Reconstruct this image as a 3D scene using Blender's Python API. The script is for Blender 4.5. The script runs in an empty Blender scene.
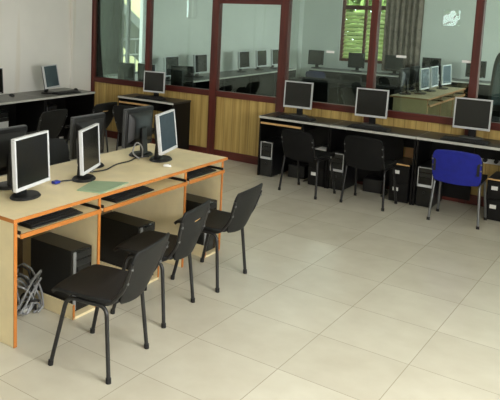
import bpy, bmesh, math, random
from mathutils import Vector, Matrix
random.seed(7)
PI = math.pi
scn = bpy.context.scene
COL = scn.collection

# ------------------------------------------------------------------ materials
def srgb(r, g, b):
    f = lambda c: c/12.92 if c <= .04045 else ((c+.055)/1.055)**2.4
    return (f(r/255), f(g/255), f(b/255), 1)

def base_mat(name):
    m = bpy.data.materials.new(name); m.use_nodes = True
    nt = m.node_tree
    return m, nt, nt.nodes['Principled BSDF']

def mat(name, rgb, rough=.5, metal=0, var=.06, scale=18, spec=.5, bump=0, bscale=300):
    m, nt, p = base_mat(name)
    c = srgb(*rgb)
    p.inputs['Roughness'].default_value = rough
    p.inputs['Metallic'].default_value = metal
    p.inputs['Specular IOR Level'].default_value = spec
    tc = nt.nodes.new('ShaderNodeTexCoord')
    n = nt.nodes.new('ShaderNodeTexNoise'); n.inputs['Scale'].default_value = scale; n.inputs['Detail'].default_value = 4
    nt.links.new(tc.outputs['Object'], n.inputs['Vector'])
    r = nt.nodes.new('ShaderNodeValToRGB')
    r.color_ramp.elements[0].position = .3; r.color_ramp.elements[1].position = .7
    r.color_ramp.elements[0].color = tuple(x*(1-var) for x in c[:3])+(1,)
    r.color_ramp.elements[1].color = tuple(min(1, x*(1+var)) for x in c[:3])+(1,)
    nt.links.new(n.outputs['Fac'], r.inputs['Fac']); nt.links.new(r.outputs['Color'], p.inputs['Base Color'])
    if bump:
        n2 = nt.nodes.new('ShaderNodeTexNoise'); n2.inputs['Scale'].default_value = bscale
        nt.links.new(tc.outputs['Object'], n2.inputs['Vector'])
        b = nt.nodes.new('ShaderNodeBump'); b.inputs['Strength'].default_value = bump; b.inputs['Distance'].default_value = .002
        nt.links.new(n2.outputs['Fac'], b.inputs['Height']); nt.links.new(b.outputs['Normal'], p.inputs['Normal'])
    return m

def wood_mat(name, a, b, axis='Z', scale=9, rough=.45, stretch=.06, plank=0):
    """streaky grain running along one axis; plank > 0 adds board joints of that width across X"""
    m, nt, p = base_mat(name); p.inputs['Roughness'].default_value = rough
    tc = nt.nodes.new('ShaderNodeTexCoord'); mp = nt.nodes.new('ShaderNodeMapping')
    s = [scale]*3; s['XYZ'.index(axis)] = scale*stretch
    mp.inputs['Scale'].default_value = s
    nt.links.new(tc.outputs['Object'], mp.inputs['Vector'])
    n = nt.nodes.new('ShaderNodeTexNoise'); n.inputs['Scale'].default_value = 1.6; n.inputs['Detail'].default_value = 5; n.inputs['Roughness'].default_value = .6
    nt.links.new(mp.outputs['Vector'], n.inputs['Vector'])
    r = nt.nodes.new('ShaderNodeValToRGB')
    r.color_ramp.elements[0].position = .36; r.color_ramp.elements[1].position = .62
    r.color_ramp.elements[0].color = srgb(*b); r.color_ramp.elements[1].color = srgb(*a)
    nt.links.new(n.outputs['Fac'], r.inputs['Fac'])
    out = r.outputs['Color']
    if plank:
        sx = nt.nodes.new('ShaderNodeSeparateXYZ'); nt.links.new(tc.outputs['Object'], sx.inputs['Vector'])
        d = nt.nodes.new('ShaderNodeMath'); d.operation = 'DIVIDE'; d.inputs[1].default_value = plank; nt.links.new(sx.outputs['X'], d.inputs[0])
        f = nt.nodes.new('ShaderNodeMath'); f.operation = 'FRACT'; nt.links.new(d.outputs[0], f.inputs[0])
        g = nt.nodes.new('ShaderNodeMath'); g.operation = 'LESS_THAN'; g.inputs[1].default_value = .07; nt.links.new(f.outputs[0], g.inputs[0])
        h = nt.nodes.new('ShaderNodeMath'); h.operation = 'MULTIPLY'; h.inputs[1].default_value = .55; nt.links.new(g.outputs[0], h.inputs[0])
        mx = nt.nodes.new('ShaderNodeMixRGB'); nt.links.new(h.outputs[0], mx.inputs['Fac'])
        nt.links.new(out, mx.inputs['Color1']); mx.inputs['Color2'].default_value = srgb(*[int(c*.62) for c in b]); out = mx.outputs['Color']
    nt.links.new(out, p.inputs['Base Color'])
    return m

def wall_mat(name, rgb, stain):
    m, nt, p = base_mat(name); p.inputs['Roughness'].default_value = .8; p.inputs['Specular IOR Level'].default_value = .2
    tc = nt.nodes.new('ShaderNodeTexCoord')
    n = nt.nodes.new('ShaderNodeTexNoise'); n.inputs['Scale'].default_value = 1.3; n.inputs['Detail'].default_value = 6
    nt.links.new(tc.outputs['Object'], n.inputs['Vector'])
    r = nt.nodes.new('ShaderNodeValToRGB'); c = srgb(*rgb)
    r.color_ramp.elements[0].position = .35; r.color_ramp.elements[1].position = .65
    r.color_ramp.elements[0].color = tuple(x*.93 for x in c[:3])+(1,); r.color_ramp.elements[1].color = c
    nt.links.new(n.outputs['Fac'], r.inputs['Fac'])
    # vertical seepage streaks
    mp = nt.nodes.new('ShaderNodeMapping'); mp.inputs['Scale'].default_value = (5, 5, .35); nt.links.new(tc.outputs['Object'], mp.inputs['Vector'])
    n2 = nt.nodes.new('ShaderNodeTexNoise'); n2.inputs['Scale'].default_value = 1; n2.inputs['Detail'].default_value = 5; nt.links.new(mp.outputs['Vector'], n2.inputs['Vector'])
    r2 = nt.nodes.new('ShaderNodeValToRGB'); r2.color_ramp.elements[0].position = .58; r2.color_ramp.elements[1].position = .8
    r2.color_ramp.elements[0].color = (0, 0, 0, 1); r2.color_ramp.elements[1].color = (.6, .6, .6, 1)
    nt.links.new(n2.outputs['Fac'], r2.inputs['Fac'])
    mx = nt.nodes.new('ShaderNodeMixRGB'); nt.links.new(r2.outputs['Color'], mx.inputs['Fac']); nt.links.new(r.outputs['Color'], mx.inputs['Color1'])
    mx.inputs['Color2'].default_value = srgb(*stain); nt.links.new(mx.outputs['Color'], p.inputs['Base Color'])
    return m

TILE = .5261
def floor_mat():
    m, nt, p = base_mat('floor_tile'); p.inputs['Roughness'].default_value = .24; p.inputs['Specular IOR Level'].default_value = .35
    tc = nt.nodes.new('ShaderNodeTexCoord'); sx = nt.nodes.new('ShaderNodeSeparateXYZ'); nt.links.new(tc.outputs['Object'], sx.inputs['Vector'])
    cells, lines = [], []
    for ax in 'XY':
        d = nt.nodes.new('ShaderNodeMath'); d.operation = 'DIVIDE'; d.inputs[1].default_value = TILE; nt.links.new(sx.outputs[ax], d.inputs[0])
        a = nt.nodes.new('ShaderNodeMath'); a.operation = 'ADD'; a.inputs[1].default_value = .004; nt.links.new(d.outputs[0], a.inputs[0])
        fl = nt.nodes.new('ShaderNodeMath'); fl.operation = 'FLOOR'; nt.links.new(a.outputs[0], fl.inputs[0]); cells.append(fl)
        fr = nt.nodes.new('ShaderNodeMath'); fr.operation = 'FRACT'; nt.links.new(a.outputs[0], fr.inputs[0])
        lt = nt.nodes.new('ShaderNodeMath'); lt.operation = 'LESS_THAN'; lt.inputs[1].default_value = .009; nt.links.new(fr.outputs[0], lt.inputs[0]); lines.append(lt)
    mxl = nt.nodes.new('ShaderNodeMath'); mxl.operation = 'MAXIMUM'; nt.links.new(lines[0].outputs[0], mxl.inputs[0]); nt.links.new(lines[1].outputs[0], mxl.inputs[1])
    cv = nt.nodes.new('ShaderNodeCombineXYZ'); nt.links.new(cells[0].outputs[0], cv.inputs[0]); nt.links.new(cells[1].outputs[0], cv.inputs[1])
    wn = nt.nodes.new('ShaderNodeTexWhiteNoise'); nt.links.new(cv.outputs[0], wn.inputs['Vector'])
    n = nt.nodes.new('ShaderNodeTexNoise'); n.inputs['Scale'].default_value = 4.5; n.inputs['Detail'].default_value = 6; nt.links.new(tc.outputs['Object'], n.inputs['Vector'])
    ad = nt.nodes.new('ShaderNodeMath'); ad.operation = 'MULTIPLY_ADD'; ad.inputs[1].default_value = .35; nt.links.new(wn.outputs['Value'], ad.inputs[0]); nt.links.new(n.outputs['Fac'], ad.inputs[2])
    r = nt.nodes.new('ShaderNodeValToRGB'); r.color_ramp.elements[0].position = .35; r.color_ramp.elements[1].position = 1
    r.color_ramp.elements[0].color = srgb(196, 190, 172); r.color_ramp.elements[1].color = srgb(211, 207, 190)
    nt.links.new(ad.outputs[0], r.inputs['Fac'])
    mx = nt.nodes.new('ShaderNodeMixRGB'); nt.links.new(mxl.outputs[0], mx.inputs['Fac']); nt.links.new(r.outputs['Color'], mx.inputs['Color1']); mx.inputs['Color2'].default_value = srgb(168, 161, 142)
    nt.links.new(mx.outputs['Color'], p.inputs['Base Color'])
    return m

def glass_mat(name, tint):
    m = bpy.data.materials.new(name); m.use_nodes = True; nt = m.node_tree; nt.nodes.clear()
    o = nt.nodes.new('ShaderNodeOutputMaterial'); t = nt.nodes.new('ShaderNodeBsdfTransparent'); g = nt.nodes.new('ShaderNodeBsdfGlossy')
    t.inputs['Color'].default_value = tint; g.inputs['Roughness'].default_value = .0; g.inputs['Color'].default_value = (.9, 1, .95, 1)
    lw = nt.nodes.new('ShaderNodeFresnel'); lw.inputs['IOR'].default_value = 1.5
    mx = nt.nodes.new('ShaderNodeMixShader'); nt.links.new(lw.outputs[0], mx.inputs[0]); nt.links.new(t.outputs[0], mx.inputs[1]); nt.links.new(g.outputs[0], mx.inputs[2])
    nt.links.new(mx.outputs[0], o.inputs['Surface'])
    return m

def slat_mat():
    m = bpy.data.materials.new('frosted_louvre'); m.use_nodes = True; nt = m.node_tree; p = nt.nodes['Principled BSDF']; p.inputs['Base Color'].default_value = srgb(190, 200, 140)
    o = nt.nodes['Material Output']; t = nt.nodes.new('ShaderNodeBsdfTranslucent'); t.inputs['Color'].default_value = srgb(200, 210, 150)
    mx = nt.nodes.new('ShaderNodeMixShader'); mx.inputs[0].default_value = .65; nt.links.new(p.outputs[0], mx.inputs[1]); nt.links.new(t.outputs[0], mx.inputs[2]); nt.links.new(mx.outputs[0], o.inputs['Surface'])
    return m

def emit_mat(name, rgb, s):
    m, nt, p = base_mat(name); p.inputs['Emission Color'].default_value = srgb(*rgb); p.inputs['Emission Strength'].default_value = s
    return m

M = dict(
    laminate=mat('beige_laminate', (234, 218, 176), .42, var=.07, scale=7),
    orange=mat('orange_edge_band', (188, 116, 48), .5),
    black_lam=mat('black_laminate', (15, 14, 14), .55, var=.15, spec=.25),
    grey_lam=mat('dark_grey_desk_top', (48, 47, 46), .35, var=.1),
    wall_top=mat('grey_desk_top', (96, 96, 90), .35, var=.1),
    white_edge=mat('pale_grey_edge_band', (190, 190, 182), .45),
    tan_edge=mat('tan_edge_band', (205, 165, 110), .5),
    plastic=mat('black_plastic', (15, 15, 16), .45, var=.1, bump=.15),
    shell=mat('black_chair_shell', (17, 18, 19), .55, var=.1, spec=.35, bump=.25, bscale=500),
    fabric=mat('black_chair_fabric', (17, 17, 17), .85, var=.15, spec=.2, bump=.4, bscale=700),
    blue=mat('blue_chair_fabric', (14, 26, 135), .8, var=.12, bump=.4, bscale=700),
    tube=mat('black_steel_tube', (22, 22, 23), .35, var=.05),
    steel=mat('grey_steel_tube', (120, 122, 124), .35, metal=.7, var=.05),
    rubber=mat('black_rubber', (18, 18, 18), .8),
    silver=mat('silver_plastic', (200, 202, 204), .38, var=.03),
    screen=mat('dark_screen', (20, 21, 20), .22, var=.03, spec=.5),
    blue_sheen_tone=mat('grey_blue_sheen_tone', (62, 76, 84), .2, var=.05),  # window reflection put into the screen colour; plain colour on the chair pads
    case=mat('black_pc_case', (28, 29, 30), .35, var=.1),
    gloss=mat('glossy_black_front', (14, 15, 17), .12, var=.05),
    keys=mat('black_keys', (34, 34, 36), .5),
    white=mat('white_plastic', (226, 226, 222), .45, var=.02),
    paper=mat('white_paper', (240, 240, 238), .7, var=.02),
    green=mat('green_paper', (150, 172, 140), .7, var=.06),
    vga=mat('blue_connector', (30, 45, 140), .45),
    cable=mat('grey_cable', (120, 120, 118), .5),
    bcable=mat('black_cable', (20, 20, 20), .5),
    redwood=wood_mat('red_brown_frame', (98, 40, 31), (72, 27, 22), 'Z', 12, .4),
    redrail=wood_mat('red_brown_rail', (98, 40, 31), (72, 27, 22), 'X', 12, .4),
    panel=wood_mat('pale_board_cladding', (200, 172, 104), (166, 136, 74), 'Z', 12, .5, .04, plank=.118),
    greyplastic=mat('grey_plastic', (138, 140, 142), .4),
    matte_black=mat('matte_black_board', (14, 14, 14), .9, spec=.08),
    shade_lam=mat('shaded_laminate', (160, 148, 118), .5),  # laminate of the desk beyond the glass, its shadow put into the colour
    darkply=mat('brown_plywood', (92, 76, 52), .6, var=.15),
    shade_edge=mat('shaded_brown_edge', (134, 96, 62), .5),
    navy=mat('navy_fabric', (16, 24, 78), .8),
    tanply=mat('tan_plywood', (212, 162, 110), .6),
    wall=wall_mat('white_plaster', (236, 234, 226), (204, 184, 138)),
    farwall=wall_mat('pale_green_plaster', (208, 212, 206), (176, 184, 172)),
    ceiling=mat('white_ceiling', (225, 224, 218), .9, var=.03, scale=2),
    floor=floor_mat(),
    glass=glass_mat('tinted_glass', (.84, .92, .89, 1)),
    frost=glass_mat('smoky_green_glass', (.58, .66, .58, 1)),
    darkbez=mat('dark_grey_plastic', (62, 64, 66), .4),
    slat=slat_mat(),
    curtain=mat('brown_curtain', (118, 106, 96), .9, var=.35, scale=9),
    leaves=mat('leaf_green', (134, 158, 84), .6, var=.4, scale=14),
    yellow=mat('yellow_outdoor_wall', (200, 198, 150), .8, var=.05, scale=3),
    concrete=mat('grey_concrete', (120, 125, 120), .8, var=.1, scale=5),
    fill_glow=emit_mat('fill_tube', (245, 250, 255), 3),  # glow of the unseen tubes added as fill
)

# ------------------------------------------------------------------ mesh helpers
class MB:
    def __init__(s): s.bm = bmesh.new()
    def box(s, x0, x1, y0, y1, z0, z1, m=None):
        v = [s.bm.verts.new((x, y, z)) for x in (x0, x1) for y in (y0, y1) for z in (z0, z1)]
        if m: 
            for q in v: q.co = m @ q.co
        for f in ((0, 1, 3, 2), (4, 6, 7, 5), (0, 4, 5, 1), (2, 3, 7, 6), (0, 2, 6, 4), (1, 5, 7, 3)):
            s.bm.faces.new([v[i] for i in f])
        return s
    def hexa(s, lo, hi):
        """solid between two 4-point loops"""
        a = [s.bm.verts.new(p) for p in lo]; b = [s.bm.verts.new(p) for p in hi]
        s.bm.faces.new(a[::-1]); s.bm.faces.new(b)
        for i in range(4): s.bm.faces.new((a[i], a[(i+1) % 4], b[(i+1) % 4], b[i]))
        return s
    def tube(s, pts, r, n=10):
        P = [Vector(p) for p in pts]; rings = []; up = None
        for i, p in enumerate(P):
            t = ((P[min(i+1, len(P)-1)]-p).normalized() if i < len(P)-1 else Vector()) + ((p-P[max(i-1, 0)]).normalized() if i else Vector())
            t.normalize()
            if up is None:
                up = t.orthogonal().normalized()
            up = (up - t*up.dot(t)).normalized(); w = t.cross(up)
            rings.append([s.bm.verts.new(p+up*(r*math.cos(k*2*PI/n))+w*(r*math.sin(k*2*PI/n))) for k in range(n)])
        for a, b in zip(rings, rings[1:]):
            for k in range(n): s.bm.faces.new((a[k], a[(k+1) % n], b[(k+1) % n], b[k]))
        s.bm.faces.new(rings[0][::-1]); s.bm.faces.new(rings[-1])
        return s
    def prism(s, outline, z0, z1, top_scale=1.0, dz=None):
        a = [s.bm.verts.new((x, y, z0)) for x, y in outline]; b = [s.bm.verts.new((x*top_scale, y*top_scale, z1)) for x, y in outline]
        n = len(a); s.bm.faces.new(a[::-1]); s.bm.faces.new(b)
        for i in range(n): s.bm.faces.new((a[i], a[(i+1) % n], b[(i+1) % n], b[i]))
        return s
    def sheet(s, fn, nu, nv, skip=None):
        g = [[s.bm.verts.new(fn(-1+2*i/nu, j/nv)) for i in range(nu+1)] for j in range(nv+1)]
        for j in range(nv):
            for i in range(nu):
                if skip and skip(-1+2*(i+.5)/nu, (j+.5)/nv): continue
                s.bm.faces.new((g[j][i], g[j][i+1], g[j+1][i+1], g[j+1][i]))
        return s
    def build(s, name, m, parent=None, bevel=0, smooth=True, solid=0, loc=None, sub=0, seg=2):
        bmesh.ops.recalc_face_normals(s.bm, faces=s.bm.faces)
        me = bpy.data.meshes.new(name); s.bm.to_mesh(me); s.bm.free()
        me.materials.append(m)
        if smooth:
            for p in me.polygons: p.use_smooth = True
            me.set_sharp_from_angle(angle=math.radians(38))
        o = bpy.data.objects.new(name, me); COL.objects.link(o)
        if solid:
            q = o.modifiers.new('thickness', 'SOLIDIFY'); q.thickness = solid; q.offset = 0
        if bevel:
            q = o.modifiers.new('round', 'BEVEL'); q.width = bevel; q.segments = seg; q.limit_method = 'ANGLE'; q.angle_limit = math.radians(35)
        if sub:
            q = o.modifiers.new('smooth', 'SUBSURF'); q.levels = sub; q.render_levels = sub
        if parent: o.parent = parent
        if loc: o.location = loc
        return o

def ellipse(a, b, n=28): return [(a*math.cos(2*PI*k/n), b*math.sin(2*PI*k/n)) for k in range(n)]
def arc_path(pts, rad, n=5):
    """round the inner corners of a polyline"""
    P = [Vector(p) for p in pts]; out = [P[0]]
    for a, b, c in zip(P, P[1:], P[2:]):
        u = (a-b); w = (c-b); d = min(rad, u.length*.48, w.length*.48); p = b+u.normalized()*d; q = b+w.normalized()*d
        for k in range(n+1):
            t = k/n; out.append(p*(1-t)**2 + b*2*t*(1-t) + q*t*t)
    out.append(P[-1]); return out

def tag(o, label, cat, group=None, kind=None):
    if label: o['label'] = label
    if cat: o['category'] = cat
    if group: o['group'] = group
    if kind: o['kind'] = kind
    return o
def thing(name, label, cat, group=None, loc=(0, 0, 0), rz=0):
    o = bpy.data.objects.new(name, None); COL.objects.link(o); o.empty_display_size = .1
    o.location = loc; o.rotation_euler = (0, 0, rz)
    return tag(o, label, cat, group)
def struct(o): o['kind'] = 'structure'; return o
def dup(root, label, loc, rz=0, group=None, scale=None):
    kids = {}
    for o in bpy.data.objects:
        if o.parent: kids.setdefault(o.parent.name, []).append(o)
    def rec(o, par):
        c = o.copy(); COL.objects.link(c); c.parent = par
        for k in kids.get(o.name, []): rec(k, c)
        return c
    r = rec(root, None); r.location = loc; r.rotation_euler = (0, 0, rz); r['label'] = label
    if group: r['group'] = group
    if scale: r.scale = (scale,)*3
    return r

# ------------------------------------------------------------------ room constants
XL, XR, YP, YB, YR, ZC = -4.79, 3.6, 3.755, 10.30, -5.6, 2.9
FACE_PX = PI/2     # local front (-Y) turned towards +X
FACE_MX = -PI/2
FACE_PY = PI
FACE_MY = 0

# ------------------------------------------------------------------ setting
struct(MB().box(XL-.2, XR+.2, YR-.2, YB+.2, -.1, 0).build('floor', M['floor']))
struct(MB().box(XL-.2, XR+.2, YR-.2, YB+.2, ZC, ZC+.1).build('ceiling', M['ceiling']))

def wall_with_holes(name, m, axis, pos, thick, a0, a1, holes):
    """vertical wall normal to axis at pos..pos+thick, spanning a0..a1, with rectangular holes (b0,b1,z0,z1)"""
    mb = MB()
    def bx(p, q, z0, z1):
        if q-p < 1e-4 or z1-z0 < 1e-4: return
        lo, hi = min(pos, pos+thick), max(pos, pos+thick)
        mb.box(lo, hi, p, q, z0, z1) if axis == 'x' else mb.box(p, q, lo, hi, z0, z1)
    cur = a0
    for b0, b1, z0, z1 in sorted(holes):
        bx(cur, b0, 0, ZC); bx(b0, b1, 0, z0); bx(b0, b1, z1, ZC); cur = b1
    bx(cur, a1, 0, ZC)
    return struct(mb.build(name, m, smooth=False))
wall_with_holes('wall_left', M['wall'], 'x', XL, -.18, YR-.2, YP, [(.98, 1.34, 1.70, 2.05)])
wall_with_holes('wall_left.001', M['farwall'], 'x', XL, -.18, YP, YB+.18, [(3.9, 5.1, .82, 2.35)])
RW = [(-4.6, -3.0, .95, 2.35), (-2.1, -.4, .95, 2.35)]
wall_with_holes('wall_right', M['wall'], 'x', XR, .18, YR-.2, YP, RW)
wall_with_holes('wall_right.001', M['farwall'], 'x', XR, .18, YP, YB+.18, [(6.0, 8.0, .95, 2.35)])
wall_with_holes('wall_rear', M['wall'], 'y', YR, -.18, XL-.18, XR+.18, [(-2.50, -2.08, 1.61, 2.0)])
FW = (-3.72, -2.30, .86, 2.40)
wall_with_holes('wall_back', M['farwall'], 'y', YB, .18, XL-.18, XR+.18, [FW])
# shallow corner pier on the far left corner
struct(MB().box(XL, XL+.22, YB-.2, YB, 0, ZC).build('trim_1', M['farwall'], bevel=.004))
struct(MB().box(XL, XL+.05, 3.30, 3.70, 0, ZC).build('trim_2', M['wall'], bevel=.004))   # flat pier beside the partition

# partition: posts, rails, boards, panes
posts = [(-4.745, .085), (-2.65, .10), (-1.695, .105), (-.63, .075), (.41, .075), (1.46, .075), (2.51, .075), (3.555, .085)]
RZ0, RZ1 = .788, .862
n = 3
for x, w in posts:
    struct(MB().box(x-w/2, x+w/2, YP-.045, YP+.045, 0, ZC).build('trim_%d' % n, M['redwood'], bevel=.004)); n += 1
struct(MB().box(-3.725-.033, -3.725+.033, YP-.04, YP+.04, RZ1, ZC).build('trim_%d' % n, M['redwood'], bevel=.004)); n += 1
bays = []
for (xa, wa), (xb, wb) in zip(posts, posts[1:]):
    a, b = xa+wa/2, xb-wb/2; bays.append((a, b))
    for z0, z1 in ((RZ0, RZ1), (0, .10), (ZC-.08, ZC)):
        struct(MB().box(a, b, YP-.035, YP+.035, z0, z1).build('trim_%d' % n, M['redrail'], bevel=.004)); n += 1
struct(MB().box(bays[1][0], bays[1][1], YP-.035, YP+.035, 1.965, 2.03).build('trim_%d' % n, M['redrail'], bevel=.004)); n += 1
for a, b in bays:
    struct(MB().box(a, b, YP-.012, YP+.012, .10, RZ0).build('wall_partition', M['panel'], smooth=False))
k = 1
panes = [(bays[0][0], -3.758), (-3.692, bays[0][1])] + bays[1:]
for a, b in panes:
    struct(MB().box(a, b, YP-.003, YP+.003, RZ1, ZC-.08).build('window_%d' % k, M['glass'], smooth=False)); k += 1

def window_bars(nm, axis, pos, a0, a1, z0, z1, m, fr=.05, verts=(), horiz=(), bar=.03, glass=None):
    mb = MB(); d = .03
    def bx(p, q, u, v, dd=d):
        mb.box(pos-dd, pos+dd, p, q, u, v) if axis == 'x' else mb.box(p, q, pos-dd, pos+dd, u, v)
    bx(a0, a1, z0, z0+fr); bx(a0, a1, z1-fr, z1); bx(a0, a0+fr, z0+fr, z1-fr); bx(a1-fr, a1, z0+fr, z1-fr)
    for v in verts: bx(v-bar/2, v+bar/2, z0+fr, z1-fr, .025)
    for h in horiz: bx(a0+fr, a1-fr, h-bar/2, h+bar/2, .02)
    o = struct(mb.build(nm, m, smooth=False))
    if glass:
        g = MB()
        a, b, m2 = glass
        (g.box(pos-.002, pos+.002, a, b, z0+fr, z1-fr) if axis == 'x' else g.box(a, b, pos-.002, pos+.002, z0+fr, z1-fr)).build('glass', m2, o, smooth=False)
    return o
for y0, y1, z0, z1 in RW:
    window_bars('window_%d' % k, 'x', XR+.06, y0, y1, z0, z1, M['redwood'], verts=[(y0*2+y1)/3, (y0+2*y1)/3]); k += 1
window_bars('window_%d' % k, 'x', XR+.06, 6.0, 8.0, .95, 2.35, M['redwood'], verts=[6.67, 7.33]); k += 1
window_bars('window_%d' % k, 'y', YR-.06, -2.50, -2.08, 1.61, 2.0, M['redwood'], fr=.02); k += 1
window_bars('window_%d' % k, 'x', XL-.06, .98, 1.34, 1.70, 2.05, M['redwood'], fr=.03, verts=[1.16], bar=.03); k += 1
# louvred back window with a transom rail
lw = window_bars('window_%d' % k, 'y', YB+.06, FW[0], FW[1], FW[2], FW[3], M['redwood'], fr=.06, verts=[-3.22, -2.74], horiz=[1.965, 2.0], bar=.05); k += 1
s_ = MB()
z = .95
while z < 1.92:
    mtx = Matrix.Translation((0, YB+.06, z)) @ Matrix.Rotation(math.radians(38), 4, 'X')
    for a, b in ((FW[0]+.06, -3.255), (-3.185, -2.775), (-2.705, FW[1]-.06)): s_.box(a, b, -.045, .045, -.003, .003, mtx)
    z += .082
s_.build('louvre_slats', M['slat'], lw, smooth=False)
# glazed opening on the left of the far room
window_bars('window_%d' % k, 'x', XL-.06, 3.9, 5.1, .82, 2.35, M['concrete'], fr=.035, verts=[4.50, 4.66], bar=.05, glass=(3.935, 4.48, M['frost'])); k += 1

# outside the openings
struct(MB().box(-8.6, -8.4, 2.0, 11.0, -.5, 5).build('exterior_wall', M['yellow'], smooth=False))
st = MB().hexa([(-7.4, 5.0, 2.6), (-6.4, 5.0, 2.6), (-6.4, 8.6, .4), (-7.4, 8.6, .4)], [(-7.4, 5.0, 2.8), (-6.4, 5.0, 2.8), (-6.4, 8.6, .6), (-7.4, 8.6, .6)])
for i in range(7): st.tube([(-6.4, 5.9+i*.22, .2), (-6.4, 5.9+i*.22, 1.25)], .012, 6)
for zz in (1.25, .95): st.tube([(-6.4, 4.6, zz), (-6.4, 7.6, zz)], .02, 6)
struct(st.build('exterior_stair', M['concrete'], smooth=False))

def foliage(name, cx, cy, cz, rx, ry, rz, n, size, seed):
    rnd = random.Random(seed); mb = MB()
    for _ in range(n):
        p = Vector((cx+rnd.uniform(-rx, rx), cy+rnd.uniform(-ry, ry), cz+rnd.uniform(-rz, rz)))
        d = Vector((rnd.gauss(0, 1), rnd.gauss(0, 1), rnd.gauss(0, 1))).normalized(); e = d.orthogonal().normalized()
        q = size*rnd.uniform(.6, 1.3)
        mb.bm.faces.new([mb.bm.verts.new(p+d*q), mb.bm.verts.new(p+e*q*.4), mb.bm.verts.new(p-d*q), mb.bm.verts.new(p-e*q*.4)])
    o = mb.build(name, M['leaves'], smooth=False); return o
tag(foliage('tree_foliage', -3.6, 14.2, 1.6, 3.2, .8, 2.4, 8000, .2, 3), 'green tree foliage outside the louvred back window', 'foliage', kind='stuff')
tag(foliage('tree_foliage', -3.2, -9.3, 2.2, 2.2, .6, 1.3, 210, .2, 5), 'green tree foliage outside the small rear window', 'foliage', kind='stuff')
struct(MB().box(-40, 40, -40, 50, -.6, -.5).build('ground', M['concrete'], smooth=False))

# curtain
c = MB().sheet(lambda u, v: (-2.42+u*.36, YB-.045+.030*math.sin(u*21+.6*math.sin(v*3))+.008*math.sin(u*47), .735+v*1.865), 90, 10)
cu = thing('curtain', 'brown pleated curtain beside the louvred back window', 'curtain', loc=(0, 0, 0))
c.build('drape', M['curtain'], cu, solid=.006)
MB().tube([(-2.9, YB-.045, 2.63), (-2.0, YB-.045, 2.63)], .012, 8).build('curtain_rod', M['steel'], cu)

# ------------------------------------------------------------------ monitors
def make_monitor(label, bez, scr, group, loc, rz, tilt=4, size=1.0, back=None, lift=0, base=None):
    t = thing('monitor', label, 'monitor', group, loc, rz)
    W, H, zc = .168*size, .152*size, .070+lift+.152*size
    f = MB(); bw, bb = .0135, .022
    f.box(-W, W, -.016, .012, -H, -H+bb).box(-W, W, -.016, .012, H-bw, H).box(-W, -W+bw, -.016, .012, -H+bb, H-bw).box(W-bw, W, -.016, .012, -H+bb, H-bw)
    o1 = f.build('bezel', bez, t, bevel=.003)
    b = .6*W
    o2 = MB().box(-W+.004, W-.004, .012, .024, -H+.004, H-.004).hexa([(-W+.02, .024, -H+.03), (W-.02, .024, -H+.03), (W-.02, .024, H-.03), (-W+.02, .024, H-.03)],
        [(-b, .058, -H+.07), (b, .058, -H+.07), (b, .058, H-.08), (-b, .058, H-.08)]).build('back_shell', back or M['plastic'], t, bevel=.004)
    o3 = MB().box(-W+bw-.001, W-bw+.001, -.0115, .012, -H+bb-.001, H-bw+.001).build('screen', scr, t, smooth=False)
    o4 = MB().box(W-.045, W-.033, -.0185, -.012, -H+.008, -H+.017).build('power_button', M['silver'], o1, bevel=.001)
    for o in (o1, o2, o3):
        o.location = (0, -.02, zc); o.rotation_euler = (math.radians(-tilt), 0, 0)
    o5 = MB().hexa([(-.035, .035, .012), (.035, .035, .012), (.035, .065, .012), (-.035, .065, .012)], [(-.028, .022, zc), (.028, .022, zc), (.028, .05, zc), (-.028, .05, zc)]).build('stand_neck', M['plastic'], t, bevel=.006)
    o6 = MB().prism(ellipse(.115, .085), 0, .016, .86).build('stand_base', base or M['plastic'], t, bevel=.003, loc=(0, .02, 0))
    return t

DZ = .752
g = 'monitors on the beige island desk'
mA = make_monitor('silver-framed monitor nearest the open end of the beige desk, dark screen facing the chairs', M['silver'], M['screen'], g, (-.96, -.975, DZ), FACE_PX+math.radians(12), 3, 1.04)
dup(mA, 'silver-framed monitor in the middle of the beige desk, behind the green paper', (-1.0, -.415, DZ), FACE_PX+math.radians(22), g, .93)
make_monitor('silver-framed monitor with blue-grey reflection on its screen at the far end of the beige desk', M['silver'], M['blue_sheen_tone'], g, (-.985, .43, DZ), FACE_PX+math.radians(15), 7)
g = 'black monitors turned away on the back side of the beige desk'
mB = make_monitor('black monitor seen from behind, beside the blue-grey screen on the beige desk', M['darkbez'], M['screen'], g, (-1.24, .45, DZ), FACE_MX, 2)
dup(mB, 'black monitor seen from behind, beyond the middle silver-framed monitor on the beige desk', (-1.25, -.12, DZ), FACE_MX, g)
dup(mB, 'black monitor seen from behind, cut by the frame edge behind the nearest silver-framed monitor', (-1.25, -.89, DZ), FACE_MX, g)
g = 'silver-framed monitors on the black desks along the partition'
DR = .702
mC = make_monitor('silver-framed monitor on the first black desk, next to the thick partition post', M['silver'], M['screen'], g, (-1.375, 3.55, DR), math.radians(3), 3, lift=.026, base=M['steel'])
dup(mC, 'silver-framed monitor on the middle black desk, above the black padded chair', (-.525, 3.55, DR), math.radians(4), g)
dup(mC, 'silver-framed monitor on the black desk of the blue chair', (.47, 3.56, DR), math.radians(2), g)
make_monitor('silver-framed monitor on the small black desk in the left partition bay', M['silver'], M['screen'], 'monitors along the white wall side', (-3.44, 3.54, DR), math.radians(10), 2, .92)
g = 'monitors along the white wall side'
mL = make_monitor('monitor with blue-grey reflection on its screen on the desk along the stained white wall', M['silver'], M['blue_sheen_tone'], g, (-4.45, 2.58, .737), FACE_PX+math.radians(14), 11, 1.0)
make_monitor('dark monitor cut by the frame edge on the desk along the white wall', M['plastic'], M['screen'], g, (-4.47, 1.60, .737), FACE_PX-math.radians(8), 4)

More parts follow.
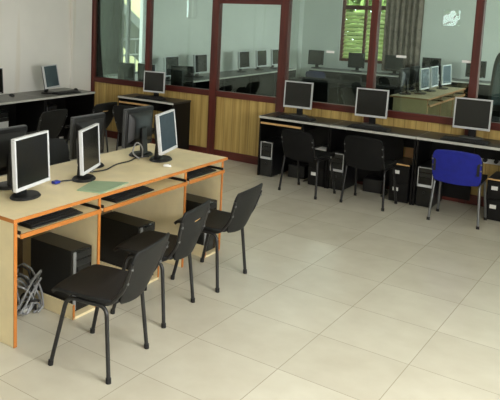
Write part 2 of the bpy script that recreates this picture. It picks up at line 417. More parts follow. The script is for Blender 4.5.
# ------------------------------------------------------------------ beige three-place desk
def beige_desk(label, loc, L=2.2, D=.78, H=.75, splits=(.70, 1.64), edge=M['orange'], lam=M['laminate']):
    """local: front faces -Y, runs along X from 0 to L; depth from 0 to D"""
    t = thing('computer_desk', label, 'desk', 'beige three-place computer desks', loc, FACE_PX)
    top = MB().box(0, L, .004, D, H-.022, H).build('tabletop', lam, t, smooth=False)
    MB().box(0, L, 0, .004, H-.020, H+.0005).box(-.004, 0, 0, D, H-.020, H+.0005).box(L, L+.004, 0, D, H-.020, H+.0005).build('edge_band', edge, top, smooth=False)
    pw = .02
    xs = [0.012, *splits, L-.052]
    for i, x in enumerate(xs):
        p = MB().box(x, x+pw, .02, D-.05, 0.002, H-.022).build('side_panel' if i in (0, 3) else 'divider_panel', lam, t, smooth=False)
        MB().box(x-.001, x+pw+.001, .014, .02, .002, H-.022).build('edge_band', edge, p, smooth=False)
    for i in range(3):
        a, b = xs[i]+pw+.003, xs[i+1]-.003
        tr = MB().box(a, b, -.005, .36, H-.108, H-.092).build('keyboard_tray', lam, t, smooth=False)
        MB().box(a, b, -.013, -.005, H-.113, H-.088).build('edge_band', edge, tr, smooth=False)
        MB().box(a, a+.012, .0, .36, H-.092, H-.074).build('runner', M['black_lam'], tr, smooth=False)
        MB().box(b-.012, b, .0, .36, H-.092, H-.074).build('runner', M['black_lam'], tr, smooth=False)
        MB().box(a, b, D-.075, D-.06, .03, H-.022).build('modesty_panel', M['darkply'], t, smooth=False)
    return t
D1 = beige_desk('long beige desk with orange edges holding the nearest row of monitors', (-.68, -1.33, 0))
# local x -> world y ; local y -> world -x

# ------------------------------------------------------------------ keyboards and mice
def make_keyboard(label, loc, rz, group, w=.42):
    t = thing('keyboard', label, 'keyboard', group, loc, rz)
    MB().hexa([(-w/2, -.07, 0), (w/2, -.07, 0), (w/2, .07, 0), (-w/2, .07, 0)], [(-w/2, -.07, .010), (w/2, -.07, .010), (w/2, .07, .020), (-w/2, .07, .020)]).build('body', M['plastic'], t, bevel=.003)
    kb = MB()
    for r in range(5):
        y = -.052+r*.024; zt = .010+(y+.07)/.14*.010
        x = -w/2+.014
        while x < w/2-.02:
            if r == 0 and -.09 < x < .02: wk = .11
            else: wk = .0175
            kb.box(x, x+wk, y, y+.019, zt-.001, zt+.006); x += wk+.0035
    kb.build('keys', M['keys'], t, smooth=False)
    return t
def make_mouse(label, loc, rz, m, group=None):
    t = thing('mouse', label, 'mouse', group, loc, rz)
    mb = MB()
    def fn(u, v):
        th = v*PI; x = math.sin(th)*.03*math.cos((u+1)*PI/2); 
        return (math.cos((u+1)*PI/2)*.029*math.sin(th)**.6, -math.cos(th)*.052, .003+.031*math.sin((u+1)*PI/2)*math.sin(th)**.6)
    mb.sheet(fn, 14, 12).build('body', m, t, sub=1)
    MB().tube([(0, -.035, .026), (0, -.022, .032)], .004, 8).build('scroll_wheel', M['rubber'], t)
    return t
KZ = .75-.092+.001
g = 'black keyboards on the pull-out trays of the beige desk'
k1 = make_keyboard('black keyboard on the pull-out tray nearest the desk end', (-.765, -.98, KZ), FACE_PX, g)
dup(k1, 'black keyboard on the middle pull-out tray of the beige desk', (-.765, -.26, KZ), FACE_PX+.03, g)
dup(k1, 'black keyboard on the far pull-out tray, beside the blue-grey screen end', (-.765, .55, KZ), FACE_PX, g, .93)
g = 'black keyboards on the black desks'
dup(k1, 'black keyboard in front of the monitor beside the thick post', (-1.30, 3.345, .702), 0, g)
dup(k1, 'black keyboard in front of the middle partition monitor', (-.47, 3.345, .702), 0, g)
dup(k1, 'black keyboard in front of the monitor above the blue chair', (.47, 3.345, .702), 0, g)
dup(k1, 'black keyboard on the small black desk in the left partition bay', (-3.40, 3.39, .702), .05, g)
dup(k1, 'black keyboard before the blue-grey screen along the white wall', (-4.31, 2.76, .737), FACE_PX, g)
m1 = make_mouse('black mouse on the wall desk near the frame edge', (-4.55, 2.02, .737), 1.2, M['plastic'], 'mice')
dup(m1, 'black mouse at the corner end of the wall desk', (-4.43, 3.06, .737), 1.0, 'mice')
make_mouse('small white mouse on the beige desk edge below the blue-grey screen', (-.83, .27, DZ), 1.9, M['white'], 'mice').scale = (.6, .6, .6)

# green paper and cables on the beige desk
gp = MB()
gp.prism([(-.848, -.668), (-.688, -.61), (-.735, -.29), (-.93, -.43)], DZ-.0005, DZ+.005)
tag(gp.build('paper_file', M['green'], smooth=False), 'pale green paper file lying on the beige desk edge', 'file')
cb = thing('video_cable', 'black video cable with blue plug lying beside the middle monitor', 'cable', loc=(0, 0, 0))
MB().tube(arc_path([(-1.03, -.50, DZ+.006), (-1.06, -.56, DZ+.006), (-1.065, -.61, DZ+.008)], .03), .005, 8).build('cord', M['bcable'], cb)
MB().box(-1.085, -1.05, -.66, -.61, DZ, DZ+.018).build('plug', M['vga'], cb, bevel=.003)
tag(MB().tube(arc_path([(-1.10, -.27, DZ+.006), (-1.06, -.15, DZ+.006), (-1.13, .05, DZ+.006), (-1.12, .20, DZ+.006), (-1.17, .33, DZ+.006), (-1.10, .40, DZ+.012)], .06), .005, 8).build('power_cable', M['bcable']),
    'black cable running across the beige desk towards the blue-grey screen', 'cable')
# loose leads behind the middle and far monitors
tag(MB().tube(arc_path([(-1.12, .34, DZ+.01), (-1.10, .32, DZ+.10), (-1.15, .30, DZ+.14), (-1.16, .26, DZ+.05), (-1.11, .30, DZ+.008)], .04), .006, 8).build('power_cable', M['cable']),
    'grey cable loop between the blue-grey screen and the black monitor back', 'cable')
tag(MB().tube(arc_path([(-1.09, -.27, DZ+.01), (-1.08, -.20, DZ+.05), (-1.12, -.22, DZ+.11), (-1.09, -.28, DZ+.06)], .03), .006, 8).build('power_cable', M['cable']),
    'grey cable loop right behind the middle silver-framed monitor', 'cable')

# ------------------------------------------------------------------ PC towers
def make_tower(label, loc, rz, group, w=.17, h=.40, d=.38, style='strip'):
    t = thing('pc_tower', label, 'computer', group, loc, rz)
    MB().box(-w/2, w/2, .012, d, .006, h).build('case', M['case'], t, bevel=.004)
    f = MB().box(-w/2, w/2, 0, .012, .008, h).build('front_panel', M['gloss'], t, bevel=.005)
    for i, zz in enumerate((h-.055, h-.105)):
        MB().box(-w/2+.022, w/2-.012, -.004, .001, zz, zz+.038).build('drive_bay', M['case'], t, bevel=.002)
    if style == 'strip':
        MB().box(-w/2, -w/2+.024, -.006, .004, .02, h-.005).build('silver_strip', M['greyplastic'], t, bevel=.002)
        MB().prism(ellipse(.011, .011, 16), 0, .006).build('power_button', M['silver'], t, loc=(.02, -.002, h-.16)).rotation_euler = (PI/2, 0, 0)
        MB().box(-.02, .05, -.004, .001, h-.235, h-.185).build('front_ports', M['silver'], t, bevel=.002)
    elif style == 'frame':
        fr = MB(); z0, z1, b = h-.205, h-.006, .009
        fr.box(-w/2+.002, w/2-.002, -.006, .001, z0, z0+.026).box(-w/2+.002, w/2-.002, -.006, .001, z1-b, z1).box(-w/2+.002, -w/2+.002+b, -.006, .001, z0, z1).box(w/2-.002-b, w/2-.002, -.006, .001, z0, z1)
        fr.build('silver_frame', M['silver'], t, bevel=.001)
        MB().prism(ellipse(.010, .010, 16), 0, .006).build('power_button', M['case'], t, loc=(0, -.002, h-.26)).rotation_euler = (PI/2, 0, 0)
    else:
        MB().box(-w/2+.01, w/2-.01, -.006, .001, .17, h-.12).build('silver_panel', M['silver'], t, bevel=.002)
    for x in (-w/2+.025, w/2-.025):
        for y in (.04, d-.04): MB().prism(ellipse(.012, .012, 10), 0, .008).build('foot', M['rubber'], t, loc=(x, y, 0))
    return t
g = 'black PC towers under the beige desk'
SH = .020
tw = make_tower('black PC tower with a silver strip under the beige desk end, behind the nearest chair', (-.725, -.735, SH), FACE_PX, g)
dup(tw, 'black PC tower under the middle place of the beige desk', (-.72, -.085, SH), FACE_PX, g)
dup(tw, 'black PC tower under the far place of the beige desk', (-.70, .695, SH), FACE_PX, g)
def make_stand(label, loc, group):
    t = thing('cpu_stand', label, 'stand', group, loc, FACE_PX)
    w, d = .215, .40
    b = MB().box(-w/2, w/2, 0, d, .002, .018).build('base_board', M['laminate'], t, smooth=False)
    s1 = MB().box(-w/2, -w/2+.014, .004, d, .019, .095).build('side_board', M['laminate'], t, smooth=False)
    s2 = MB().box(w/2-.014, w/2, .004, d, .019, .095).build('side_board', M['laminate'], t, smooth=False)
    for s, x in ((s1, -w/2), (s2, w/2-.014)): MB().box(x-.001, x+.015, 0, .004, .002, .097).build('edge_band', M['orange'], s, smooth=False)
    return t
g = 'low beige tower stands under the beige desk'
cs = make_stand('low beige wooden stand with orange edge under the nearest PC tower', (-.69, -.742, 0), g)
dup(cs, 'low beige wooden stand under the middle PC tower', (-.69, -.085, 0), FACE_PX, g)
dup(cs, 'low beige wooden stand under the far PC tower', (-.675, .695, 0), FACE_PX, g)
# tangle of cables under the near end
rnd = random.Random(11)
cbd = thing('cable_tangle', 'tangle of grey cables on the floor under the beige desk end', 'cables', loc=(-1.0, -.955, 0))
for i in range(9):
    ph, rr, hh = rnd.uniform(0, 6.28), rnd.uniform(.04, .09), rnd.uniform(.05, .28)
    pts = [(rr*math.cos(ph+q*.42)*(1+.2*math.sin(q*1.3)), rr*math.sin(ph+q*.42)+.02*math.sin(q), .012+hh*(.5-.5*math.cos(q*.62))) for q in range(18)]
    MB().tube(pts, .007, 7).build('cord', M['greyplastic'] if i % 3 else M['bcable'], cbd)
MB().box(-.16, .04, -.05, .0, .002, .042).build('power_strip', M['white'], cbd, bevel=.005)

# ------------------------------------------------------------------ chairs
def make_chair(label, group, loc, rz, pad=M['shell'], frame=M['tube'], z0=.395, z1=.76, over=.14, padded=False, slot=False, hw=.205, back_hw=.205, seat_m=None):
    t = thing('visitor_chair', label, 'chair', group, loc, rz)
    seat_m = seat_m or pad
    by = .182 if padded else .206
    wid = lambda zz: back_hw*(1 if padded else .80+.24*(zz-z0)/(z1-z0))
    R = .0115
    for s in (-1, 1):
        fl = MB().tube(arc_path([(s*(hw+.008), -.19, .006), (s*(hw-.015), -.105, .395), (s*(hw-.015), 0, .395)], .055), R).build('leg', frame, t)
        rl = MB().tube(arc_path([(s*(hw-.015), .0, .395), (s*(hw-.015), .135, .395), (s*(hw+.008), .17, .006)], .05), R).build('leg', frame, t)
        for y, par in ((-.19, fl), (.17, rl)):
            MB().tube([(s*(hw+.008), y, 0), (s*(hw+.007), y*.99, .028)], .0145).build('foot_cap', M['rubber'], par)
        zt = z1-.07
        yo = lambda zz: by-.012 + over*(zz-.42)/(z1-.42)
        bs = MB().tube(arc_path([(s*(hw-.03), -.02, .405), (s*(hw-.02), .15, .402), (s*(wid(.5)-.001), yo(.5)+.006, .5), (s*(wid(zt)-.001), yo(zt)+.004, zt)], .05), R*.9).build('back_support', M['tube'], t)
        for zz in (.54, zt-.03):
            MB().tube([(s*(wid(zz)-.001), yo(zz)+.010, zz), (s*(wid(zz)-.001), yo(zz)+.019, zz)], .008, 8).build('screw', M['steel'], bs)
    for yb in (-.11, .10): MB().tube([(-(hw-.03), yb, .400), (hw-.03, yb, .400)], .009).build('cross_bar', frame, t)
    def seat(u, v):
        y = -.215+(.385 if padded else .402)*v; k = abs(2*v-1)
        x = u*hw*(1-.16*k**6)
        zz = .426 - .010*(1-u*u)*(1-k*k) - .035*max(0, (.16-v)/.16)**2 
        return (x, y+.02*(1-abs(u)**2)*(-1 if v < .5 else .6)*k**3, zz)
    MB().sheet(seat, 20, 20).build('seat', seat_m, t, solid=.030 if padded else .020, bevel=.005, seg=2)
    def back(u, v):
        k = abs(2*v-1); x = u*wid(z0+(z1-z0)*v)*(1-(.15 if v > .5 else .14)*k**5)
        zz = z0+(z1-z0)*v - .012*u*u*(1 if v > .5 else -1)*k**2
        return (x, by+over*(zz-.42)/(z1-.42) - .026*u*u + .012, zz)
    sk = (lambda u, v: abs(u) < .27 and .66 < v < .73) if slot else None
    MB().sheet(back, 24, 22, sk).build('backrest', pad, t, solid=.034 if padded else .014, bevel=.004)
    if padded and pad is M['blue']:
        for sx in (-1, 1):
            zc = (z0+z1)/2+.01; yb = by+over*(zc-.42)/(z1-.42)+.012
            MB().box(sx*(back_hw-.022)-.011, sx*(back_hw-.022)+.011, yb+.004, yb+.010, zc-.06, zc+.06).build('side_bracket', M['plastic'], t, bevel=.003)
    if slot:
        MB().sheet(lambda u, v: (u*.058, back(u*.28, .655+.08*v)[1]-.004, back(u*.28, .655+.08*v)[2]), 6, 3).build('slot_insert', M['tan_edge'], t, solid=.004)
    return t
def face(dx, dy): return math.atan2(dx, -dy)
g = 'black moulded chairs along the beige desk'
make_chair('black moulded chair nearest the camera, at the open end of the beige desk', g, (-.270, -1.06, 0), face(-.983, -.186), over=.11, z1=.725)
make_chair('black moulded chair with pale hand slot in the middle of the row', g, (-.425, -.37, 0), face(-.985, -.17), slot=True, over=.08, z1=.735)
make_chair('black moulded chair at the far place of the beige desk, back turned to the aisle', g, (-.445, .315, 0), face(-.99, -.07), over=.09, z1=.715)
g = 'chairs at the black desks along the partition'
make_chair('black padded chair at the first black desk, beside the thick partition post', g, (-.955, 2.975, 0), face(.15, 1), pad=M['fabric'], z0=.37, z1=.69, over=.07, padded=True, back_hw=.185, hw=.215)
make_chair('black padded chair at the middle black desk, between the other two partition chairs', g, (-.305, 3.02, 0), face(.02, 1), pad=M['fabric'], z0=.385, z1=.715, over=.07, padded=True, back_hw=.19, hw=.205)
make_chair('bright blue padded chair with grey legs at the black desk', g, (.528, 3.05, 0), face(-.04, 1), pad=M['blue'], frame=M['steel'], z0=.385, z1=.70, over=.07, padded=True, back_hw=.205, hw=.205, seat_m=M['fabric'])

# ------------------------------------------------------------------ black desks
def make_desk(label, group, loc, rz, W, D, H, top=M['grey_lam'], tray=True, edge=M['white_edge'], skirt=False):
    """local: x 0..W, front at y=0, depth to D"""
    t = thing('office_desk', label, 'desk', group, loc, rz)
    tp = MB().box(.001, W-.001, .004, D, H-.022, H).build('tabletop', top, t, smooth=False)
    MB().box(.001, W-.001, 0, .004, H-.024, H+.0005).box(-.002, .001, 0, D, H-.024, H+.0005).build('edge_band', edge, tp, smooth=False)
    for x in (.002, W-.020): MB().box(x, x+.018, .012, D-.01, 0.002, H-.022).build('side_panel', M['black_lam'], t, smooth=False)
    MB().box(.021, W-.021, D-.012, D-.002, H-.20, H-.022).build('rear_rail', M['black_lam'], t, smooth=False)
    if skirt: MB().box(.021, .021+(W-.042)*skirt, D*.935, D*.935+.012, .05, H-.023).build('modesty_panel', M['black_lam'], t, smooth=False)
    if tray:
        a, b = .024, W*.62
        tr = MB().box(a, b, .0, .33, H-.082, H-.068).build('keyboard_tray', M['black_lam'], t, smooth=False)
        MB().box(a, b, -.006, 0, H-.086, H-.064).build('edge_band', M['tan_edge'], tr, smooth=False)
        MB().box(b, b+.016, .02, .33, H-.12, H-.022).build('tray_hanger', M['black_lam'], t, smooth=False)
    return t
g = 'black desks along the partition'
YD = 3.245
make_desk('first black desk along the partition, next to the thick post', g, (-1.705, YD, 0), 0, .845, .45, .70, skirt=1)
make_desk('middle black desk of the partition row', g, (-.855, YD, 0), 0, .90, .45, .70, tray=False, skirt=.74)
make_desk('black desk of the partition row with the blue chair', g, (.05, YD, 0), 0, .88, .45, .70, tray=False, skirt=.5)
make_desk('small black desk standing alone in the left partition bay', g, (-3.88, 3.30, 0), 0, .92, .40, .70)
g = 'dark desks along the white wall'
make_desk('dark grey-topped desk along the white wall, at the partition corner', g, (-4.18, 2.27, 0), FACE_PX, .91, .58, .735, top=M['wall_top'], tray=False, skirt=True)
make_desk('dark grey-topped desk along the white wall, cut by the frame edge', g, (-4.18, 1.30, 0), FACE_PX, .965, .58, .735, top=M['wall_top'], tray=False, skirt=True)

def make_pedestal(label, group, loc, w=.19, h=.40, d=.38):
    t = thing('drawer_pedestal', label, 'drawer unit', group, loc, 0)
    MB().box(-w/2, w/2, .016, d, .004, h-.012).build('cabinet', M['black_lam'], t, smooth=False)
    tp = MB().box(-w/2, w/2, .004, d, h-.012, h).build('top_board', M['grey_lam'], t, smooth=False)
    MB().box(-w/2, w/2, 0, .004, h-.013, h+.001).build('edge_band', M['tan_edge'], tp, smooth=False)
    z = .02
    for hh in (.18, .165):
        dr = MB().box(-w/2+.004, w/2-.004, 0, .015, z, z+hh).build('drawer', M['black_lam'], t, bevel=.002)
        MB().box(-.055, .0, -.005, 0, z+hh*.55, z+hh*.55+.036).build('label_holder', M['white'], dr, bevel=.001)
        z += hh+.006
    return t
g = 'black drawer units under the partition desks'
pd = make_pedestal('black drawer unit with two white label plates, between the two black padded chairs', g, (-.985, 3.262, 0))
dup(pd, 'black drawer unit with two white label plates, left of the blue chair', (-.095, 3.262, 0))
dup(pd, 'black drawer unit with white label plates, right of the blue chair', (.81, 3.262, 0))
g = 'black PC towers under the partition desks'
tf = make_tower('black PC tower with silver frame, under the first partition desk at its open side', (-1.60, 3.262, 0), 0, g, .152, .412, .38, 'frame')
dup(tf, 'black PC tower with silver frame, beside the middle black padded chair', (-.755, 3.262, 0), 0)
dup(tf, 'black PC tower with silver frame, beside the blue chair', (.158, 3.262, 0), 0)
g = 'PC towers under the desks along the white wall'
tl = make_tower('PC tower with pale front under the wall desk below the blue-grey screen', (-4.24, 2.43, .195), FACE_PX, g, .17, .42, .38, 'pale')
dup(tl, 'PC tower with pale front under the wall desk at the frame edge', (-4.24, 1.62, .195), FACE_PX)
for i, (y, w) in enumerate(((2.43, 'below the blue-grey screen'), (1.62, 'at the frame edge'))):
    s = thing('tower_shelf', 'black low stand under the wall desk PC tower '+w, 'stand', 'black tower stands under the wall desks', (-4.23, y+.0, 0), FACE_PX)
    MB().box(-.12, .12, 0, .42, .17, .193).build('shelf_board', M['black_lam'], s, smooth=False)
    for x in (-.118, .10): MB().box(x, x+.018, .01, .41, .002, .17).build('side_board', M['black_lam'], s, smooth=False)
for x, w in ((-1.30, 'under the first partition desk'), (-.42, 'under the middle partition desk')):
    u_ = thing('power_backup_unit', 'black power backup box on the floor ' + w, 'power unit', 'black power backup boxes', (x, 3.44, 0), .1)
    MB().box(-.10, .10, 0, .16, .004, .15).build('case', M['plastic'], u_, bevel=.004)
    MB().box(-.095, .095, -.008, 0, .012, .145).build('front_panel', M['plastic'], u_, bevel=.004)
    MB().tube(arc_path([(.02, .16, .08), (.04, .19, .03), (.13, .14, .008), (.15, .0, .008), (.12, -.1, .008)], .06), .006, 7).build('cord', M['bcable'], u_)
tag(MB().box(-.06, .06, -.09, .09, 0, .012).build('paper_stack', M['paper'], smooth=False, loc=(-.955, 3.36, .402)), 'small white paper stack on the drawer unit between the black padded chairs', 'paper')
# tan plywood board leaning in the back of desks
g = 'plywood sheets behind the partition desks'
tag(MB().box(-.19, -.06, 3.705, 3.715, .004, .66).build('plywood_board', M['tanply'], smooth=False), 'tan plywood sheet behind the drawer unit left of the blue chair', 'board', g)
tag(MB().box(-.10, .10, -.006, .006, -.526, .12).build('plywood_board', wood_mat('brown_plywood', (110, 84, 54), (86, 62, 40)), smooth=False, loc=(-1.0, 3.712, .53)), 'brown plywood sheet behind the drawer unit between the black padded chairs', 'board', g)

# sockets on the partition
def make_socket(label, x, z, w):
    t = thing('wall_socket', label, 'socket', 'white sockets on the partition boards', (x, YP-.014, z), 0)
    MB().box(-w/2, w/2, -.012, 0, -.038, .038).build('plate', M['white'], t, bevel=.004)
    for q in ((-w/4, 'a'), (w/4, 'b')) if w > .1 else ((0, 'a'),):
        MB().prism(ellipse(.02, .02, 14), 0, .035).build('plug', M['plastic'], t, loc=(q[0], -.011, 0)).rotation_euler = (PI/2, 0, 0)
    return t
make_socket('white double socket with black plugs on the boards right of the blue chair', .64, .48, .20)
make_socket('white single socket on the boards left of the blue chair', .16, .49, .09)

# white strips added for the pale spots on the partition glass
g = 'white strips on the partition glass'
for x, z, w, lab in ((-1.118, 1.45, .095, 'white strip on the glass above the first black desk'), (-.325, 1.45, .105, 'white strip on the glass above the middle black desk'),
                     (.325, 1.443, .09, 'white strip on the glass beside the post near the blue chair')):
    tag(MB().box(x-w/2, x+w/2, YP-.006, YP-.0032, z-.013, z+.013).build('pane_strip', M['paper'], smooth=False), lab, 'marking', g)

# dark chairs in the aisle between the wall desks and the beige desk
g = 'black chairs in the dark aisle facing the wall desks'
make_chair('black chair with a pale hand slot facing the corner wall desk', g, (-3.62, 2.42, 0), face(-1, .05), slot=True)
make_chair('black chair facing the small desk in the left partition bay', g, (-3.05, 2.70, 0), face(-.35, 1))
make_chair('black chair facing the wall desk at the frame edge', g, (-3.62, 1.55, 0), face(-1, 0))
make_chair('black chair on the back side of the beige desk near its open end', 'black chairs behind the beige desk', (-1.80, -.95, 0), face(1, .05))
make_chair('black chair on the back side of the beige desk behind the far monitors', 'black chairs behind the beige desk', (-1.80, .30, 0), face(1, -.05))

# ------------------------------------------------------------------ the room beyond the glass
g = 'dark desks along the side wall beyond the glass'
where = ['nearest the partition', 'second from the partition', 'third from the partition', 'fourth from the partition', 'nearest the far corner']
fd = None
for i in range(5):
    lab = 'dark desk along the side wall beyond the glass, ' + where[i]
    if fd is None: fd = make_desk(lab, g, (-4.14, 4.62+i*.92, 0), FACE_PX, .915, .62, .72, tray=False, skirt=True)
    else: dup(fd, lab, (-4.14, 4.62+i*.92, 0), FACE_PX)
g = 'black monitors along the side wall beyond the glass'
fm = None
for y, w in ((5.28, 'nearest the partition'), (6.12, 'second from the partition'), (7.58, 'third from the partition'), (8.25, 'fourth from the partition'), (8.86, 'nearest the far corner')):
    lab = 'black monitor along the side wall beyond the glass, ' + w
    if fm is None: fm = make_monitor(lab, M['silver'], M['screen'], g, (-4.45, y, .722), FACE_PX-.05, 4, 1.06)
    else: dup(fm, lab, (-4.45, y, .722), FACE_PX-.05)
g = 'dark desks along the back wall beyond the glass'
bd = None
names_ = ['in the far corner', 'under the louvred window', 'under the curtain', 'right of the curtain', 'before the pale back wall', 'at its right end']
for i in range(6):
    lab = 'dark desk along the back wall beyond the glass, ' + names_[i]
    p = (-4.08+i*.92, 9.66, 0)
    if bd is None: bd = make_desk(lab, g, p, 0, .915, .55, .70, tray=False, skirt=True)
    else: dup(bd, lab, p, 0)
g = 'black monitors along the back wall beyond the glass'
bm_ = None
for x, w in ((-4.05, 'in the far corner'), (-3.18, 'before the louvred window'), (-2.43, 'before the curtain'), (-1.73, 'right of the curtain'), (-.95, 'behind the post of the last bay')):
    lab = 'black monitor at the back wall beyond the glass, ' + w
    if bm_ is None: bm_ = make_monitor(lab, M['plastic'], M['screen'], g, (x, 9.92, .702), 0, 2)
    else: dup(bm_, lab, (x, 9.92, .702), 0)
g = 'dark chairs along the back wall beyond the glass'
for x, w, pm in ((-3.72, 'small dark blue chair in the corner beyond the glass', M['navy']), (-3.0, 'black chair before the louvred window beyond the glass', M['fabric']), (-2.2, 'black chair before the curtain beyond the glass', M['fabric']), (-1.5, 'black chair right of the curtain beyond the glass', M['fabric'])):
    make_chair(w, g, (x, 9.42, 0), face(0, 1), pad=pm, padded=True, z0=.41, z1=.70, over=.07, frame=M['steel'] if pm is M['navy'] else M['tube'])
D2 = beige_desk('beige desk with silver-framed monitors in the room beyond the glass', (-.65, 6.05, 0), L=1.95, D=.53, splits=(.66, 1.30), edge=M['shade_edge'], lam=M['shade_lam'])
g = 'silver-framed monitors on the desk beyond the glass'
i1 = make_monitor('silver-framed monitor at the near end of the desk beyond the glass', M['silver'], M['blue_sheen_tone'], g, (-.91, 6.60, DZ), FACE_PX-.06, 4)
dup(i1, 'silver-framed monitor in the middle of the desk beyond the glass', (-.91, 7.08, DZ), FACE_PX, g)
dup(i1, 'silver-framed monitor at the far end of the desk beyond the glass', (-.87, 7.58, DZ), FACE_PX-.12, g)
g = 'black monitor backs on the desk beyond the glass'
for y, w in ((6.36, 'at the near end of'), (6.84, 'in the middle of')):
    make_monitor('black monitor turned away %s the desk beyond the glass' % w, M['plastic'], M['screen'], g, (-1.09, y, DZ), FACE_MX, 3)
# desk against the far face of the partition, left bay
g = 'dark desks against the far face of the partition'
g = 'dark desks in the middle of the room beyond the glass'
md = make_desk('dark desk in the middle of the room beyond the glass, left one', g, (-3.35, 7.2, 0), 0, .92, .6, .72, top=M['matte_black'], edge=M['black_lam'], tray=False, skirt=1)
dup(md, 'dark desk in the middle of the room beyond the glass, right one', (-2.42, 7.2, 0), 0)
make_chair('black chair before the left dark desk in the middle beyond the glass', 'black chairs in the middle beyond the glass', (-2.9, 6.75, 0), face(.1, 1), pad=M['fabric'], padded=True)
make_chair('black chair before the right dark desk in the middle beyond the glass', 'black chairs in the middle beyond the glass', (-1.95, 6.8, 0), face(-.1, 1), pad=M['fabric'], padded=True)
g = 'dark desks against the far face of the partition'
pdk = make_desk('dark desk behind the left glass bay, in the corner', g, (-3.74, 4.42, 0), PI, .88, .55, .72, tray=False)
dup(pdk, 'dark desk behind the left glass bay, beside the mullion', (-2.84, 4.42, 0), PI)
g = 'monitors behind the left glass bay'
make_monitor('dark monitor behind the left glass bay, next to the corner', M['plastic'], M['screen'], g, (-4.42, 4.10, .722), FACE_PY, 2, .9)
make_monitor('dark monitor with pale edge behind the left glass bay, beside the mullion', M['silver'], M['screen'], g, (-4.03, 4.10, .722), FACE_PY, 2, .95)
make_monitor('dark monitor behind the glass right of the thin mullion', M['plastic'], M['screen'], g, (-3.42, 4.12, .722), FACE_PY+.2, 2)
g = 'black chairs before the desk beyond the glass'
make_chair('black chair at the near end of the desk beyond the glass', g, (-1.15, 5.62, 0), face(.1, 1), pad=M['fabric'], padded=True)
make_chair('black chair left of the desk beyond the glass', g, (-1.62, 6.28, 0), face(1, .1), pad=M['fabric'], padded=True)
make_chair('black chair behind the far end of the desk beyond the glass', g, (-1.45, 8.3, 0), face(.2, -1), pad=M['fabric'], padded=True)
# right end beyond the glass
g = 'dark desks at the right end beyond the glass'
rd = make_desk('dark desk behind the right glass bay', g, (.35, 7.05, 0), 0, 1.1, .6, .70, tray=False)
oc = thing('office_chair', 'high-backed black office chair with blue-grey back pad behind the right glass bay', 'chair', None, (.10, 6.55, 0), -.25)
for q in range(5):
    a_ = q*2*PI/5+.3; c_, s_q = math.cos(a_), math.sin(a_)
    lg = MB().tube([(.03*c_, .03*s_q, .11), (.29*c_, .29*s_q, .075)], .018, 8).build('base_arm', M['plastic'], oc)
    MB().tube([(.29*c_-.02*s_q, .29*s_q+.02*c_, .031), (.29*c_+.02*s_q, .29*s_q-.02*c_, .031)], .03, 12).build('caster', M['rubber'], lg)
MB().tube([(0, 0, .09), (0, 0, .46)], .027, 12).build('gas_column', M['plastic'], oc)
MB().sheet(lambda u, v: (u*.24*(1-.14*abs(2*v-1)**6), -.24+.46*v, .49-.02*(1-u*u)*(1-(2*v-1)**2)), 16, 16).build('seat', M['fabric'], oc, solid=.06, bevel=.012)
bk_ = lambda u, v, e=1: (u*.235*e*(1-.2*abs(2*v-1)**5), .25+.10*v-.05*u*u, .995-.40*e*(1-2*v)+0.0)
MB().sheet(lambda u, v: bk_(u, v), 18, 18).build('backrest', M['plastic'], oc, solid=.03, bevel=.006)
MB().sheet(lambda u, v: (lambda p: (p[0], p[1]-.022, p[2]))(bk_(u, v, .8)), 14, 14).build('back_pad', M['blue_sheen_tone'], oc, solid=.02, bevel=.005)
MB().sheet(lambda u, v: (lambda p: (p[0], p[1]+.022, p[2]))(bk_(u, v, .8)), 14, 14).build('rear_pad', M['blue_sheen_tone'], oc, solid=.02, bevel=.005)
MB().tube(arc_path([(0, .02, .45), (0, .29, .45), (0, .31, .66)], .06), .022, 10).build('back_bar', M['plastic'], oc)

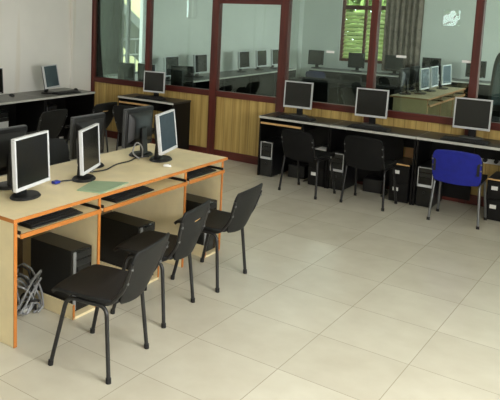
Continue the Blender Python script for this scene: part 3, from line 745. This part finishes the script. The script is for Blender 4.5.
# ------------------------------------------------------------------ unseen ceiling tubes added for fill, and window daylight
def fill_fixture(x, y, rz):  # out-of-view fixture added to go with the fill light
    t = bpy.data.objects.new('ceiling_fill_fixture', None); COL.objects.link(t); t.location = (x, y, ZC); t.rotation_euler = (0, 0, rz); t['kind'] = 'structure'
    MB().box(-.62, .62, -.03, .03, -.05, 0).build('fill_housing', M['white'], t, bevel=.004)
    MB().tube([(-.59, 0, -.07), (.59, 0, -.07)], .018, 12).build('fill_tube', M['fill_glow'], t)
def area(name, loc, rot, sx, sy, power, col):
    l = bpy.data.lights.new(name, 'AREA'); l.shape = 'RECTANGLE'; l.size = sx; l.size_y = sy; l.energy = power; l.color = col
    o = bpy.data.objects.new(name, l); COL.objects.link(o); o.location = loc; o.rotation_euler = rot
    return o
for x, y, r, pw_ in ((-3.0, -.2, PI/2, 14), (-3.2, 2.2, PI/2, 6), (1.2, -1.6, PI/2, 13), (.6, 1.9, PI/2, 3)):
    fill_fixture(x, y, r); area('ceiling_fill', (x, y, ZC-.1), (0, 0, r), 1.2, .08, pw_, (1, .99, .96))
for x, y, r in ((-2.8, 6.0, 0), (-2.8, 8.4, 0), (1.2, 7.0, 0)):
    fill_fixture(x, y, r); area('ceiling_fill', (x, y, ZC-.1), (0, 0, r), 1.2, .08, 9, (.97, 1, .97))
for (y0, y1, z0, z1), pw_ in zip(RW, (45, 175)):
    area('window_daylight', (XR+.16, (y0+y1)/2, (z0+z1)/2), (0, PI/2, 0), z1-z0, y1-y0, pw_, (1, .985, .94))
area('window_daylight', (XR+.16, 7.0, 1.65), (0, PI/2, 0), 1.4, 2.0, 255, (.97, 1, .98))

w = bpy.data.worlds.new('daylight'); scn.world = w; w.use_nodes = True
nt = w.node_tree; bg = nt.nodes['Background']
bg.inputs['Color'].default_value = (.94, .98, 1, 1); bg.inputs['Strength'].default_value = 7.0

# ------------------------------------------------------------------ camera (lens and shift of the cropped photograph)
yaw, pit, rol = .673, -.1386, .027
f_px, cx, cy = 692.41, 137.375, 100.911
fw = Vector((-math.sin(yaw)*math.cos(pit), math.cos(yaw)*math.cos(pit), math.sin(pit)))
r = Vector((math.cos(yaw), math.sin(yaw), 0)); u = r.cross(fw)
R_ = r*math.cos(rol)+u*math.sin(rol); U_ = -r*math.sin(rol)+u*math.cos(rol)
cam = bpy.data.cameras.new('camera'); co = bpy.data.objects.new('camera', cam); COL.objects.link(co)
mw = Matrix((R_, U_, -fw)).transposed().to_4x4(); mw.translation = (2.087, -3.7604, 1.9264); co.matrix_world = mw
cam.sensor_fit = 'HORIZONTAL'; cam.sensor_width = 36; cam.lens = f_px/500*36
cam.shift_x = (250-cx)/500; cam.shift_y = -(200-cy)/500
cam.clip_start = .05; cam.clip_end = 200
scn.camera = co
scn.view_settings.view_transform = 'Standard'; scn.view_settings.look = 'None'
scn.view_settings.gamma = 1; scn.view_settings.use_curve_mapping = False
scn.view_settings.exposure = 0.0
